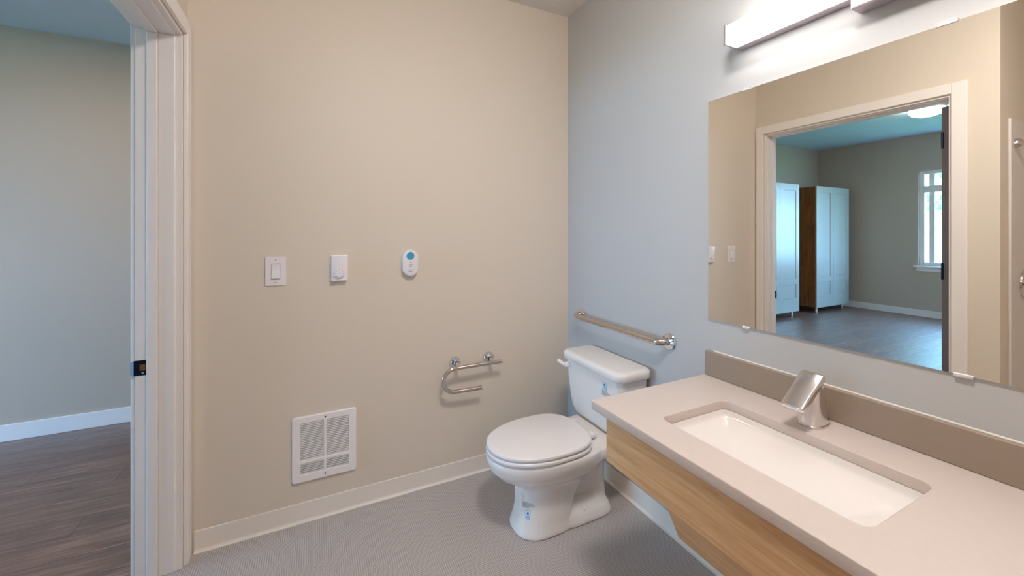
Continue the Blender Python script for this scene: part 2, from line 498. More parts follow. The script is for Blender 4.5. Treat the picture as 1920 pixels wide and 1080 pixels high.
d1 = struct_empty('door_1', (-2.05, -1.05, 0))
obj('door_leaf', box(-2.955, -2.042, -1.094, -1.058, 0.008, 2.105, bev=0.002), M['doorpaint'], d1)
for z in (0.25, 1.05, 1.85):
    obj('hinge', tube([(-2.040, -1.062, z), (-2.040, -1.062, z + 0.1)], 0.006, 10), M['strike'], d1, smooth=True)
# ------------------------------------------------------------------ bedroom window
w1 = struct_empty('window_1', (FAR, 0, WZ0))
fx0, fx1 = FAR - 0.11, FAR - 0.04
def frame_bar(n, *a, mt='trim', bev=0.004): return obj(n, box(*a, bev=bev), M[mt], w1)
frame_bar('window_frame', fx0, fx1, WY1 - 0.06, WY1, WZ0, WZ1)
frame_bar('window_frame', fx0, fx1, WY0, WY0 + 0.06, WZ0, WZ1)
frame_bar('window_frame', fx0, fx1, WY0 + 0.06, WY1 - 0.06, WZ1 - 0.06, WZ1)
frame_bar('window_frame', fx0, fx1, WY0 + 0.06, WY1 - 0.06, WZ0, WZ0 + 0.06)
frame_bar('transom_rail', fx0 + 0.01, fx1 + 0.025, WY0 + 0.06, WY1 - 0.06, 1.955, 2.055)
for y in (0.60, -0.04, -0.77):
    frame_bar('mullion', fx0 + 0.01, fx1 - 0.01, y - 0.03, y + 0.03, WZ0 + 0.06, WZ1 - 0.06)
for y0, y1 in ((0.63, 0.68), (-0.01, 0.57), (-0.74, -0.07), (WY0 + 0.06, -0.80)):
    for z0, z1 in ((WZ0 + 0.06, 1.955), (2.055, WZ1 - 0.06)):
        obj('pane', box(fx0 + 0.03, fx0 + 0.036, y0, y1, z0, z1), M['glass'], w1)
frame_bar('window_sill', FAR - 0.04, FAR + 0.035, WY0 - 0.05, WY1 + 0.05, WZ0 - 0.03, WZ0)
frame_bar('window_apron', FAR, FAR + 0.014, WY0 - 0.02, WY1 + 0.02, WZ0 - 0.085, WZ0 - 0.03)

# outside the window
obj('ground_outside', box(-30, FAR - 0.3, -18, 14, -0.6, -0.45), M['lawn'], kind='structure')
tree = thing('leafy_tree', 'leafy green tree seen outside the bedroom window', 'tree', (-12.5, 1.1, -0.45))
obj('trunk', tube([(-12.5, 1.1, -0.45), (-12.45, 1.15, 1.0), (-12.5, 1.05, 2.6)], [0.16, 0.12, 0.07], 10), M['bark'], tree, smooth=True)
bm = bmesh.new()
rnd = random.Random(3)
for i in range(900):
    th = rnd.uniform(0, 2 * math.pi); ph = math.acos(rnd.uniform(-1, 1)); rr = 1.5 * rnd.random() ** 0.4
    c = Vector((-12.5 + rr * math.sin(ph) * math.cos(th), 1.1 + rr * math.sin(ph) * math.sin(th), 3.0 + rr * 1.2 * math.cos(ph)))
    a = Vector((rnd.uniform(-1, 1), rnd.uniform(-1, 1), rnd.uniform(-1, 1))).normalized(); b = a.orthogonal().normalized(); s = rnd.uniform(0.08, 0.16)
    v = [bm.verts.new(c + a * s), bm.verts.new(c + b * s * 0.5), bm.verts.new(c - a * s), bm.verts.new(c - b * s * 0.5)]
    bm.faces.new(v)
lf = obj('foliage', bm, M['leaf'], tree, kind='stuff')

# ------------------------------------------------------------------ vanity counter
CT, CT0, CF = 0.772, 0.742, -0.582
CY0, CY1 = -2.45, -0.993
vc = thing('vanity_countertop', 'taupe solid surface vanity countertop with long rectangular sink cutout', 'countertop', (-0.3, -1.6, CT0))
SX0, SX1, SY0, SY1 = -0.470, -0.172, -1.705, -1.190
me = plate(rrect(CF, -0.003, CY0, CY1, 0.006), [rrect(SX0, SX1, SY0, SY1, 0.026)], CT - CT0, 0.0025, Matrix.Translation((0, 0, CT0)))
obj('worktop', me, M['solid'], vc)
obj('backsplash', box(-0.022, -0.0035, CY0, CY1 - 0.003, CT + 0.0005, 0.868, bev=0.002), M['splash'], vc)
obj('caulk_bead', tube([(-0.004, CY0, 0.869), (-0.004, CY1 - 0.03, 0.869)], 0.0035, 8), M['caulk'], vc, smooth=True)

# undermount sink
sk = thing('undermount_sink', 'white rectangular undermount sink basin set below the taupe countertop', 'sink', (-0.32, -1.45, 0.60))
def ring(x0, x1, y0, y1, r, z, zfun=None):
    return [(x, y, z if zfun is None else zfun(x, y)) for x, y in rrect(x0, x1, y0, y1, r, 6)]
def bottom_z(x, y):
    # basin falls from the ends and back towards the middle of the front edge
    return 0.640 + 0.02 * abs(y + 1.45) / 0.25
e = -0.0005
top_r = (SX0 - e, SX1 + e, SY0 - e, SY1 + e)
bot_r = (SX0 + 0.022, SX1 - 0.215, SY0 + 0.225, SY1 - 0.215)
rings = [ring(*top_r, 0.026, CT0 - 0.0003), ring(SX0 + 0.001, SX1 - 0.002, SY0 + 0.002, SY1 - 0.002, 0.026, CT0 - 0.014),
         ring(SX0 + 0.003, SX1 - 0.010, SY0 + 0.010, SY1 - 0.010, 0.022, CT0 - 0.024)]
z0_, z1_ = CT0 - 0.024, CT0 - 0.122
lip_r = (SX0 + 0.003, SX1 - 0.010, SY0 + 0.010, SY1 - 0.010)
for k in range(1, 7):
    f = k / 6
    g = f ** 0.85
    rings.append(ring(*[a + (b - a) * f for a, b in zip(lip_r, bot_r)], 0.022 - 0.017 * f ** 0.4, z0_ + (z1_ - z0_) * g))
bm = bmesh.new()
R = [[bm.verts.new(p) for p in rg] for rg in rings]
n = len(R[0])
for a, b in zip(R, R[1:]):
    for k in range(n): bm.faces.new((a[k], a[(k + 1) % n], b[(k + 1) % n], b[k]))
bm.faces.new(R[-1])
# rim flange and outer shell
fl = [bm.verts.new(p) for p in ring(SX0 - 0.03, SX1 + 0.03, SY0 - 0.03, SY1 + 0.03, 0.04, CT0 - 0.0005)]
o1 = [bm.verts.new(p) for p in ring(SX0 - 0.03, SX1 + 0.03, SY0 - 0.03, SY1 + 0.03, 0.04, CT0 - 0.014)]
o2 = [bm.verts.new(p) for p in ring(SX0 - 0.008, SX1 - 0.005, SY0 + 0.0, SY1 - 0.0, 0.05, CT0 - 0.055)]
o3 = [bm.verts.new(p) for p in ring(SX0 + 0.01, SX1 - 0.19, SY0 + 0.19, SY1 - 0.19, 0.03, CT0 - 0.135)]
for a, b in ((R[0], fl), (fl, o1), (o1, o2), (o2, o3)):
    for k in range(n): bm.faces.new((a[k], b[k], b[(k + 1) % n], a[(k + 1) % n]))
bm.faces.new(o3[::-1])
obj('basin', bm, M['ceramic'], sk, smooth=True)
obj('drain', lathe([(0, 0.003), (0.014, 0.003), (0.018, 0.0015), (0.021, 0.0)], (-0.418, -1.442, CT0 - 0.1220), (0, 0, 1), 24), M['chrome'], sk, smooth=True)

# wood apron under the counter
va = thing('vanity_apron', 'light oak apron panel under the taupe countertop with slanted knee panel', 'cabinet', (-0.55, -1.7, 0.49))
obj('front_panel', box(-0.572, -0.553, CY0, -1.060, 0.598, CT0 - 0.0005, bev=0.0015), M['oak'], va)
obj('knee_panel', prism([(-0.565, 0.600), (-0.513, 0.490), (-0.497, 0.497), (-0.548, 0.605)], 'y', CY0, -1.297, bev=0.001), M['oak'], va)
obj('bottom_panel', box(-0.505, -0.02, CY0, -1.297, 0.484, 0.496, bev=0.001), M['oak'], va)
obj('end_panel', prism([(-0.552, 0.610), (-0.500, 0.497), (-0.02, 0.497), (-0.02, 0.610)], 'y', -1.316, -1.298, bev=0.001), M['oak'], va)
obj('support_rail', box(-0.553, -0.02, -1.090, -1.064, 0.62, CT0 - 0.001, bev=0.001), M['oak'], va)

# ------------------------------------------------------------------ faucet
fy = -1.420
fc = thing('sensor_faucet', 'angular chrome sensor faucet standing behind the sink', 'faucet', (-0.10, fy, CT))
hw = 0.031
# base plinth
def ell(cx, cy, rx, ry, z, n=28, p=2.6):
    o = []
    for k in range(n):
        a = 2 * math.pi * k / n; c, s = math.cos(a), math.sin(a)
        o.append((cx + rx * math.copysign(abs(c) ** (2 / p), c), cy + ry * math.copysign(abs(s) ** (2 / p), s), z))
    return o
obj('base_ring', loft([ell(-0.092, fy, 0.047, 0.034, CT), ell(-0.092, fy, 0.047, 0.034, CT + 0.006), ell(-0.092, fy, 0.044, 0.032, CT + 0.009)]), M['faucet'], fc, smooth=True)
obj('body', loft([ell(-0.092, fy, 0.045, 0.032, CT + 0.008), ell(-0.093, fy, 0.042, 0.031, CT + 0.030), ell(-0.097, fy, 0.035, 0.030, CT + 0.065),
                  ell(-0.101, fy, 0.027, 0.029, CT + 0.100), ell(-0.104, fy, 0.019, 0.028, CT + 0.128), ell(-0.106, fy, 0.012, 0.026, CT + 0.140)]), M['faucet'], fc, smooth=True)
A_ = Vector((-0.098, 0, 0.926)); B_ = Vector((-0.208, 0, 0.846))
dirv = (B_ - A_).normalized(); nn = Vector((dirv.z, 0, -dirv.x))
if nn.z > 0: nn = -nn
prof = [(A_.x, A_.z), (B_.x, B_.z), ((B_ + nn * 0.020).x, (B_ + nn * 0.020).z), ((A_ + nn * 0.024 + dirv * 0.004).x, (A_ + nn * 0.024 + dirv * 0.004).z), ((A_ + nn * 0.010 - dirv * 0.008).x, (A_ + nn * 0.010 - dirv * 0.008).z)]
obj('spout', prism(prof, 'y', fy - hw, fy + hw, bev=0.006, seg=3), M['faucet'], fc, smooth=True)
q = B_ + nn * 0.0225 - dirv * 0.02
obj('sensor_window', lathe([(0, 0.002), (0.008, 0.002), (0.009, 0)], (q.x, fy, q.z), nn, 16), M['cavity'], fc, smooth=True)
obj('set_screw', lathe([(0, 0.0012), (0.0035, 0.0012), (0.0045, 0)], (-0.072, fy - 0.0290, CT + 0.022), (0, -1, 0), 14), M['cavity'], fc, smooth=True)

# ------------------------------------------------------------------ wall mirror
mr = thing('wall_mirror', 'large frameless wall mirror with small clips above the backsplash', 'mirror', (0, -1.6, 0.995))
MY0, MY1, MZ0, MZ1 = -2.30, -1.000, 0.993, 1.862
obj('mirror_glass', box(-0.0065, -0.0005, MY0, MY1, MZ0, MZ1), M['mirror'], mr)
for y0, y1, z, up in ((-1.175, -1.147, MZ1, 1), (-1.695, -1.655, MZ1, 1), (-1.720, -1.686, MZ0, -1), (-1.170, -1.145, MZ0, -1)):
    bm = box(-0.0105, -0.0005, y0, y1, min(z, z + up * 0.006), max(z, z + up * 0.006), bev=0.0008)
    box(-0.0105, -0.0066, y0, y1, min(z - up * 0.003, z + up * 0.006), max(z - up * 0.003, z + up * 0.006), bev=0.0008, bm=bm)
    obj('mirror_clip', bm, M['plastic'], mr)

# ------------------------------------------------------------------ vanity light
vl = thing('vanity_light', 'long white bar vanity light on the pale wall above the mirror', 'light fixture', (0, -1.7, 2.04))
LY0, LY1 = -2.16, -1.135
obj('backplate', box(-0.038, -0.0005, LY0 + 0.008, LY1 - 0.008, 2.012, 2.085, bev=0.002), M['lightbody'], vl)
obj('canopy', box(-0.055, -0.001, -1.80, -1.495, 1.972, 2.03, bev=0.004), M['lightbody'], vl)
obj('diffuser', prism([(-0.0385, 2.014), (-0.094, 2.014), (-0.100, 2.020), (-0.100, 2.076), (-0.094, 2.082), (-0.0385, 2.082)], 'y', LY0 + 0.008, LY1 - 0.008, bev=0.002), M['lens'], vl)
for y0, y1 in ((LY0, LY0 + 0.0075), (LY1 - 0.0075, LY1)):
    obj('end_cap', box(-0.100, -0.001, y0, y1, 2.012, 2.086, bev=0.0015), M['lightbody'], vl)

# ------------------------------------------------------------------ grab bar on the pale wall
gb = thing('grab_bar', 'straight polished steel grab bar on pale wall above toilet tank', 'grab bar', (0, -0.48, 0.855))
GZ = 0.853
pts = fillet([(-0.004, -0.150, GZ), (-0.058, -0.150, GZ), (-0.058, -0.802, GZ), (-0.004, -0.802, GZ)], [0.036, 0.036], 8)
obj('bar', tube(pts, 0.0155, 20), M['steel'], gb, smooth=True)
for y in (-0.150, -0.802):
    obj('flange', lathe([(0.037, 0.0), (0.037, 0.006), (0.034, 0.010), (0.022, 0.013), (0.0155, 0.016)], (-0.0005, y, GZ), (-1, 0, 0), 32), M['chrome'], gb, smooth=True)

# ------------------------------------------------------------------ toilet paper holder
tp = thing('toilet_paper_holder', 'hook shaped chrome toilet paper holder bar without a roll', 'paper holder', (-0.66, 0, 0.56))
PY = -0.075; r_ = 0.062
pts = [(-0.492, PY, 0.624), (-0.600, PY, 0.624), (-0.740, PY, 0.624)]
for k in range(1, 16):
    a = math.radians(90 + 180 * k / 16); pts.append((-0.757 + r_ * 1.08 * math.cos(a), PY, 0.562 + r_ * math.sin(a)))
pts += [(-0.740, PY, 0.500), (-0.614, PY, 0.498)]
obj('bar', tube(pts, 0.0105, 18), M['steel'], tp, smooth=True)
obj('end_cap', lathe([(0, 0.006), (0.012, 0.005), (0.0135, 0.002), (0.0135, -0.004), (0.0105, -0.005)], (-0.612, PY, 0.498), (1, 0, 0), 20), M['chrome'], tp, smooth=True)
obj('end_cap', lathe([(0, 0.004), (0.0105, 0.003), (0.0115, 0.0), (0.0105, -0.004)], (-0.491, PY, 0.624), (1, 0, 0), 20), M['chrome'], tp, smooth=True)
for x in (-0.737, -0.541):
    rs = obj('rose', lathe([(0.032, 0.0), (0.032, 0.008), (0.030, 0.013), (0.024, 0.021), (0.014, 0.027), (0.0125, 0.029)], (x, -0.0005, 0.632), (0, -1, 0), 32), M['chrome'], tp, smooth=True)
    obj('post', tube([(x, -0.024, 0.632), (x, -0.055, 0.630), (x, PY, 0.625)], 0.010, 16), M['chrome'], rs, smooth=True)

# ------------------------------------------------------------------ toilet
TY = -0.482
to = thing('toilet', 'white two piece toilet with closed lid beside the vanity', 'toilet', (-0.35, TY, 0))

def egg(xf, xb, hw, z, n=48, pf=2.15, pb=3.2, mid=0.42):
    """closed outline in plan: rounder at the front (-x), squarer at the back"""
    cx = xf + (xb - xf) * (1 - mid) if False else xb - (xb - xf) * mid
    o = []
    for k in range(n):
        a = 2 * math.pi * k / n; c, s = math.cos(a), math.sin(a)
        p = pb if c > 0 else pf
        rx = (xb - cx) if c > 0 else (cx - xf)
        o.append((cx + rx * math.copysign(abs(c) ** (2 / p), c), TY + hw * math.copysign(abs(s) ** (2 / p), s), z))
    return o

bm = bmesh.new()
# bowl, rim and front column
loft([egg(-0.625, -0.36, 0.117, 0.0, pf=2.5), egg(-0.625, -0.36, 0.117, 0.012, pf=2.5), egg(-0.612, -0.35, 0.108, 0.05, pf=2.5), egg(-0.598, -0.33, 0.101, 0.12, pf=2.4),
      egg(-0.592, -0.30, 0.100, 0.17, pf=2.3), egg(-0.602, -0.26, 0.106, 0.205, pf=2.3), egg(-0.648, -0.22, 0.130, 0.235), egg(-0.700, -0.20, 0.160, 0.265), egg(-0.732, -0.19, 0.180, 0.300),
      egg(-0.742, -0.19, 0.189, 0.330), egg(-0.743, -0.19, 0.190, 0.350), egg(-0.738, -0.19, 0.186, 0.358)], bm)
# foot flange running back
loft([egg(-0.50, -0.125, 0.117, 0.0, pb=4.5, mid=0.5), egg(-0.50, -0.125, 0.117, 0.018, pb=4.5, mid=0.5), egg(-0.50, -0.135, 0.106, 0.045, pb=4.5, mid=0.5), egg(-0.50, -0.145, 0.082, 0.066, pb=4, mid=0.5), egg(-0.50, -0.15, 0.06, 0.085, pb=4, mid=0.5)], bm)
# deck carrying the tank
def deck(x, hw, z0, z1, n=24, p=4):
    o = []
    for k in range(n):
        a = 2 * math.pi * k / n; c, s = math.cos(a), math.sin(a)
        o.append((x, TY + hw * math.copysign(abs(c) ** (2 / p), c), (z0 + z1) / 2 + (z1 - z0) / 2 * math.copysign(abs(s) ** (2 / p), s)))
    return o
loft([deck(-0.36, 0.170, 0.285, 0.356), deck(-0.28, 0.172, 0.288, 0.360), deck(-0.22, 0.174, 0.298, 0.370), deck(-0.16, 0.174, 0.306, 0.374), deck(-0.035, 0.170, 0.310, 0.374), deck(-0.028, 0.165, 0.314, 0.370)], bm)
# trapway
tube([(-0.46, TY, 0.16), (-0.38, TY, 0.15), (-0.30, TY, 0.20), (-0.235, TY, 0.27), (-0.185, TY, 0.22), (-0.18, TY, 0.12), (-0.18, TY, 0.02)],
     [0.055, 0.048, 0.052, 0.064, 0.062, 0.056, 0.064], 20, bm)
loft([deck(-0.60, 0.035, 0.02, 0.22), deck(-0.16, 0.028, 0.02, 0.30)], bm)
bmesh.ops.recalc_face_normals(bm, faces=bm.faces)
bowl = obj('bowl', bm, M['ceramic'], to)
md = bowl.modifiers.new('remesh', 'REMESH'); md.mode = 'VOXEL'; md.voxel_size = 0.0055; md.use_smooth_shade = True
sm = bowl.modifiers.new('smooth', 'SMOOTH'); sm.factor = 0.5; sm.iterations = 10
dg = bpy.context.evaluated_depsgraph_get()
me2 = bpy.data.meshes.new_from_object(bowl.evaluated_get(dg))
old = bowl.data; bowl.modifiers.clear(); bowl.data = me2; bpy.data.meshes.remove(old); me2.name = 'bowl'
for f in me2.polygons: f.use_smooth = True
zmin = min(v.co.z for v in me2.vertices)
for v in me2.vertices:
    if v.co.z < 0.012: v.co.z = (v.co.z - zmin) * 0.012 / (0.012 - zmin) + 0.0005
bowl_bvh = BVHTree.FromPolygons([v.co.copy() for v in me2.vertices], [tuple(p.vertices) for p in me2.polygons])

def slab(xf, xb, hw, z0, z1, e, **kw):
    return loft([egg(xf + e, xb - e, hw - e, z0, **kw), egg(xf, xb, hw, z0 + e, **kw), egg(xf, xb, hw, z1 - e, **kw), egg(xf + e * 0.35, xb - e * 0.35, hw - e * 0.35, z1 - e * 0.3, **kw), egg(xf + 1.6 * e, xb - 1.6 * e, hw - 1.6 * e, z1 + e * 0.15, **kw)])
obj('seat', slab(-0.741, -0.262, 0.188, 0.3605, 0.3790, 0.005, mid=0.42), M['seat'], to, smooth='all')
obj('lid', slab(-0.739, -0.258, 0.187, 0.3815, 0.4010, 0.006, mid=0.42, pb=2.9), M['seat'], to, smooth='all')
for y in (TY - 0.075, TY + 0.075):
    obj('hinge', box(-0.262, -0.228, y - 0.020, y + 0.020, 0.370, 0.390, bev=0.006, seg=3), M['seat'], to, smooth=True)

def trect(hx0, hx1, hw, z, r, bow=0.0, n=8):
    out = []
    for x, y in rrect(hx0, hx1, -hw, hw, r, n):
        f = 1 - (y / hw) ** 2
        xx = x - bow * f * ((hx1 - x) / (hx1 - hx0))
        out.append((xx, TY + y, z))
    return out
TB = -0.016
obj('tank', loft([trect(-0.150, TB - 0.02, 0.120, 0.374, 0.03, 0.01), trect(-0.163, TB - 0.01, 0.150, 0.378, 0.03, 0.01), trect(-0.176, TB, 0.178, 0.398, 0.035, 0.012), trect(-0.183, TB, 0.195, 0.430, 0.04, 0.014),
                  trect(-0.188, TB, 0.205, 0.480, 0.04, 0.015), trect(-0.194, TB, 0.216, 0.580, 0.04, 0.016), trect(-0.198, TB, 0.222, 0.660, 0.04, 0.017)]), M['ceramic'], to, smooth=True)
obj('tank_lid', loft([trect(-0.205, TB + 0.008, 0.230, 0.660, 0.045, 0.018), trect(-0.212, TB + 0.010, 0.237, 0.665, 0.05, 0.018), trect(-0.213, TB + 0.011, 0.238, 0.690, 0.05, 0.018), trect(-0.210, TB + 0.009, 0.235, 0.698, 0.048, 0.018),
                      trect(-0.200, TB, 0.226, 0.704, 0.045, 0.017), trect(-0.185, TB - 0.015, 0.21, 0.7055, 0.04, 0.016)]), M['ceramic'], to, smooth='all')
lv = obj('flush_lever', tube([(-0.226, TY + 0.172, 0.634), (-0.228, TY + 0.198, 0.637), (-0.229, TY + 0.232, 0.641)], [0.009, 0.0085, 0.0105], 14), M['seat'], to, smooth=True)
obj('lever_boss', lathe([(0, 0.030), (0.010, 0.030), (0.013, 0.026), (0.016, 0.004), (0.017, 0)], (-0.196, TY + 0.176, 0.634), (-1, 0, 0), 18), M['seat'], lv, smooth=True)
for s in (1, -1):
    obj('bolt_cap', lathe([(0, 0.020), (0.007, 0.019), (0.011, 0.013), (0.0125, 0.0)], (-0.300, TY + s * 0.088, 0.050), (0, s * 0.35, 1), 18), M['seat'], to, smooth='all')

# printed labels stuck on the glaze
tank_ob = bpy.data.objects['tank']
tank_bvh = BVHTree.FromPolygons([v.co.copy() for v in tank_ob.data.vertices], [tuple(p.vertices) for p in tank_ob.data.polygons])
def decal(name, polys, org, ux, uz, direction, bvh, m, parent, off):
    bm = bmesh.new()
    ux, uz, d = Vector(ux).normalized(), Vector(uz).normalized(), Vector(direction).normalized()
    for poly in polys:
        vs = []
        for a, b in poly:
            p = Vector(org) + ux * a + uz * b - d * 0.3
            hit, nrm, idx, dist = bvh.ray_cast(p, d)
            vs.append(bm.verts.new((hit if hit else p + d * 0.3) - d * off))
        bm.faces.new(vs)
    r = bmesh.ops.extrude_face_region(bm, geom=bm.faces[:])
    bmesh.ops.translate(bm, vec=d * (off * 0.9), verts=[v for v in r['geom'] if isinstance(v, bmesh.types.BMVert)])
    return obj(name, bm, m, parent)
def grid(x0, x1, y0, y1, nx=4):
    return [[(x0 + (x1 - x0) * i / nx, y0), (x0 + (x1 - x0) * (i + 1) / nx, y0), (x0 + (x1 - x0) * (i + 1) / nx, y1), (x0 + (x1 - x0) * i / nx, y1)] for i in range(nx)]
def drop(cx, cy, s):
    pts = [(cx, cy + 1.35 * s)]
    for k in range(11):
        a = math.radians(150 - 300 * k / 10 - 0) ; pts.append((cx + s * 0.8 * math.sin(math.radians(40 + 280 * k / 10)), cy + s * 0.8 * math.cos(math.radians(40 + 280 * k / 10))))
    return [pts]
def bars(x0, y_top, widths, h, gap):
    out = []; y = y_top
    for w_ in widths:
        out += grid(x0, x0 + w_, y - h, y, 3); y -= h + gap
    return out
def sticker(org, ux, d, bvh, s, text_first, w=1.0):
    wide = lambda polys: [[(a * w, b) for a, b in poly] for poly in polys]
    st = decal('water_label', wide(grid(-0.010 * s, 0.010 * s, 0.004 * s, 0.024 * s) + grid(-0.010 * s, 0.010 * s, -0.012 * s, 0.001 * s)), org, ux, (0, 0, 1), d, bvh, M['label_blue'], to, 0.0012)
    st['label'] = 'pale blue printed label with a water drop'
    decal('label_ground', wide(grid(-0.0075 * s, 0.0075 * s, 0.006 * s, 0.022 * s)), org, ux, (0, 0, 1), d, bvh, M['plastic'], st, 0.0016)
    decal('label_drop', wide(drop(0, 0.0125 * s, 0.006 * s)), org, ux, (0, 0, 1), d, bvh, M['label_drop'], st, 0.0021)
    if text_first: tb = bars(-0.026 * s, 0.055 * s, [0.042 * s, 0.046 * s, 0.050 * s, 0.03 * s, 0.028 * s], 0.0024 * s, 0.0022 * s)
    else: tb = bars(-0.014 * s, -0.016 * s, [0.022 * s, 0.034 * s, 0.040 * s, 0.042 * s, 0.018 * s, 0.02 * s], 0.0024 * s, 0.0022 * s)
    tx = decal('label_text', wide(tb), org, ux, (0, 0, 1), d, bvh, M['label_text'], to, 0.0014)
    tx['label'] = 'small grey printed text lines'
sticker((-0.595, TY - 0.072, 0.092), (0.55, -0.83, 0), (0.83, 0.55, 0), bowl_bvh, 0.95, True, 1.15)
sticker((-0.21, TY - 0.120, 0.611), (0, -1, 0), (1, 0, 0), tank_bvh, 0.95, False, 1.7)

# ------------------------------------------------------------------ light switch
ls = thing('light_switch', 'white rocker light switch on beige wall beside the door frame', 'switch', (-1.578, 0, 1.163))
obj('wall_plate', plate(rrect(-1.6185, -1.5365, 1.099, 1.228, 0.004), [rrect(-1.5955, -1.5605, 1.130, 1.197, 0.001)], 0.006, 0.0018, on_back(-0.0003)), M['plastic'], ls)
obj('rocker', prism([(-0.0005, 1.1316), (-0.0150, 1.1320), (-0.0075, 1.170), (-0.0060, 1.1950), (-0.0005, 1.1954)], 'x', -1.5942, -1.5618, bev=0.0007), M['plastic'], ls)
for z in (1.113, 1.214):
    obj('plate_screw', lathe([(0, 0.0008), (0.003, 0.0007), (0.0035, 0)], (-1.5775, -0.0061, z), (0, -1, 0), 12), M['plastic_shade'], ls)

# ------------------------------------------------------------------ thermostat
th = thing('thermostat', 'white thermostat with round dial on beige wall between switch and call button', 'thermostat', (-1.315, 0, 1.167))
obj('housing', prism(rrect(-1.350, -1.280, 1.107, 1.227, 0.003, 3), 'y', -0.026, -0.0005, bev=0.0022), M['plastic'], th, smooth=True)
obj('base_plate', box(-1.353, -1.277, -0.006, -0.0003, 1.110, 1.230, bev=0.001), M['plastic'], th)
dl = obj('dial', lathe([(0.0235, -0.002), (0.0235, 0.006), (0.0222, 0.0078), (0.017, 0.0078), (0.0155, 0.0125), (0, 0.013)], (-1.316, -0.026, 1.143), (0, -1, 0), 40), M['plastic'], th, smooth=True)
for k in range(7):
    a = math.radians(-40 + 260 * k / 6)
    c = Vector((-1.316 + 0.0192 * math.cos(a), 0, 1.143 + 0.0192 * math.sin(a)))
    obj('dial_tick', box(c.x - 0.0013, c.x + 0.0013, -0.0345, -0.0336, c.z - 0.0016, c.z + 0.0016), M['print'], dl)
obj('lower_lip', box(-1.344, -1.286, -0.0285, -0.0255, 1.109, 1.116, bev=0.001), M['plastic'], th)

# ------------------------------------------------------------------ emergency call button
cb = thing('call_button', 'white call device with blue round button on the beige wall', 'call button', (-0.983, 0, 1.18))
def octo(x0, x1, z0, z1, c, r=0.006):
    raw = [Vector((x0, z0 + c, 0)), Vector((x0, z1 - c, 0)), Vector((x0 + c, z1, 0)), Vector((x1 - c, z1, 0)), Vector((x1, z1 - c, 0)), Vector((x1, z0 + c, 0)), Vector(((x0 + x1) / 2 + 0.016, z0 + 0.002, 0)), Vector(((x0 + x1) / 2, z0, 0)), Vector(((x0 + x1) / 2 - 0.016, z0 + 0.002, 0))]
    return [(p.x, p.y) for p in raw]
obj('body', prism(octo(-1.020, -0.942, 1.115, 1.250, 0.026), 'y', -0.034, -0.0005, bev=0.006, seg=3), M['plastic'], cb, smooth=True)
obj('push_button', lathe([(0.0195, -0.001), (0.0195, 0.002), (0.018, 0.0032), (0, 0.0036)], (-0.983, -0.034, 1.2185), (0, -1, 0), 36), M['blue_button'], cb, smooth=True, label='round blue push button')
obj('indicator', lathe([(0, 0.001), (0.0022, 0.0008), (0.0026, 0)], (-0.9815, -0.034, 1.186), (0, -1, 0), 12), M['print'], cb)
bm = tube([(-0.981 + 0.0068 * math.cos(a * math.pi / 3), -0.0343, 1.1680 + 0.0068 * math.sin(a * math.pi / 3)) for a in range(1, 7)], 0.0007, 6)
tube([(-0.9845, -0.0343, 1.1665), (-0.9815, -0.0343, 1.1645), (-0.9765, -0.0343, 1.1730), (-0.9735, -0.0343, 1.1745)], 0.0008, 6, bm)
obj('printed_symbol', bm, M['print'], cb)
bm = tube([(-0.9905, -0.0343, 1.1510), (-0.9905, -0.0343, 1.1455), (-0.9880, -0.0343, 1.1425)], 0.0006, 6)
x = -0.987
for wch in (0.003, 0.0028, 0.003, 0.0022):
    box(x, x + wch, -0.0346, -0.0340, 1.1450, 1.1475, bm=bm); x += wch + 0.0008
x = -0.9885
for wch in (0.0036, 0.0026, 0.003, 0.003):
    box(x, x + wch, -0.0346, -0.0340, 1.1385, 1.1412, bm=bm); x += wch + 0.0008
tube([(-0.991 + 0.002 * math.cos(k), -0.0343, 1.1400 + 0.002 * math.sin(k)) for k in range(0, 6)], 0.0005, 6, bm)
obj('printed_lettering', bm, M['print'], cb)

# ------------------------------------------------------------------ wall heater grille
hg = thing('wall_heater', 'white louvered heater grille low on the beige wall', 'heater', (-1.376, 0, 0.187))
cols = [(-1.479, -1.3815), (-1.3695, -1.272)]; rows = [(0.288, 0.457), (0.2245, 0.271)]
holes = [rrect(a, b, c, d, 0.002, 2) for a, b in cols for c, d in rows]
obj('frame', plate(rrect(-1.5135, -1.2385, 0.188, 0.4895, 0.013), holes, 0.014, 0.004, on_back(-0.0003)), M['enamel'], hg, smooth=True)
obj('dark_backing', box(-1.49, -1.262, -0.0012, -0.0004, 0.215, 0.465), M['cavity'], hg)
slat_me = {}
for (c, d), ns in zip(rows, (21, 6)):
    pitch = (d - c) / ns
    for a, b in cols:
        for k in range(ns):
            key = (ns,)
            if key not in slat_me:
                th_ = pitch * (0.52 if ns == 21 else 0.36)
                bmx = prism([(-0.0115, -th_ / 2), (-0.0125, -th_ / 2 + 0.0004), (-0.0125, th_ / 2 - 0.0006), (-0.006, th_ / 2 + 0.0006), (-0.005, th_ / 2 - 0.0006), (-0.0105, -th_ / 2)], 'x', -(b - a) / 2, (b - a) / 2)
                bmesh.ops.recalc_face_normals(bmx, faces=bmx.faces)
                sme = bpy.data.meshes.new('slat'); bmx.to_mesh(sme); bmx.free(); sme.materials.append(M['enamel']); slat_me[key] = sme
            so = bpy.data.objects.new('slat', slat_me[key]); COL.objects.link(so)
            so.location = ((a + b) / 2, 0, c + pitch * (k + 0.5)); attach(so, hg)
for z in (0.4725, 0.2060):
    obj('screw', lathe([(0, 0.001), (0.003, 0.0008), (0.0038, 0)], (-1.3755, -0.0143, z), (0, -1, 0), 12), M['cavity'], hg)

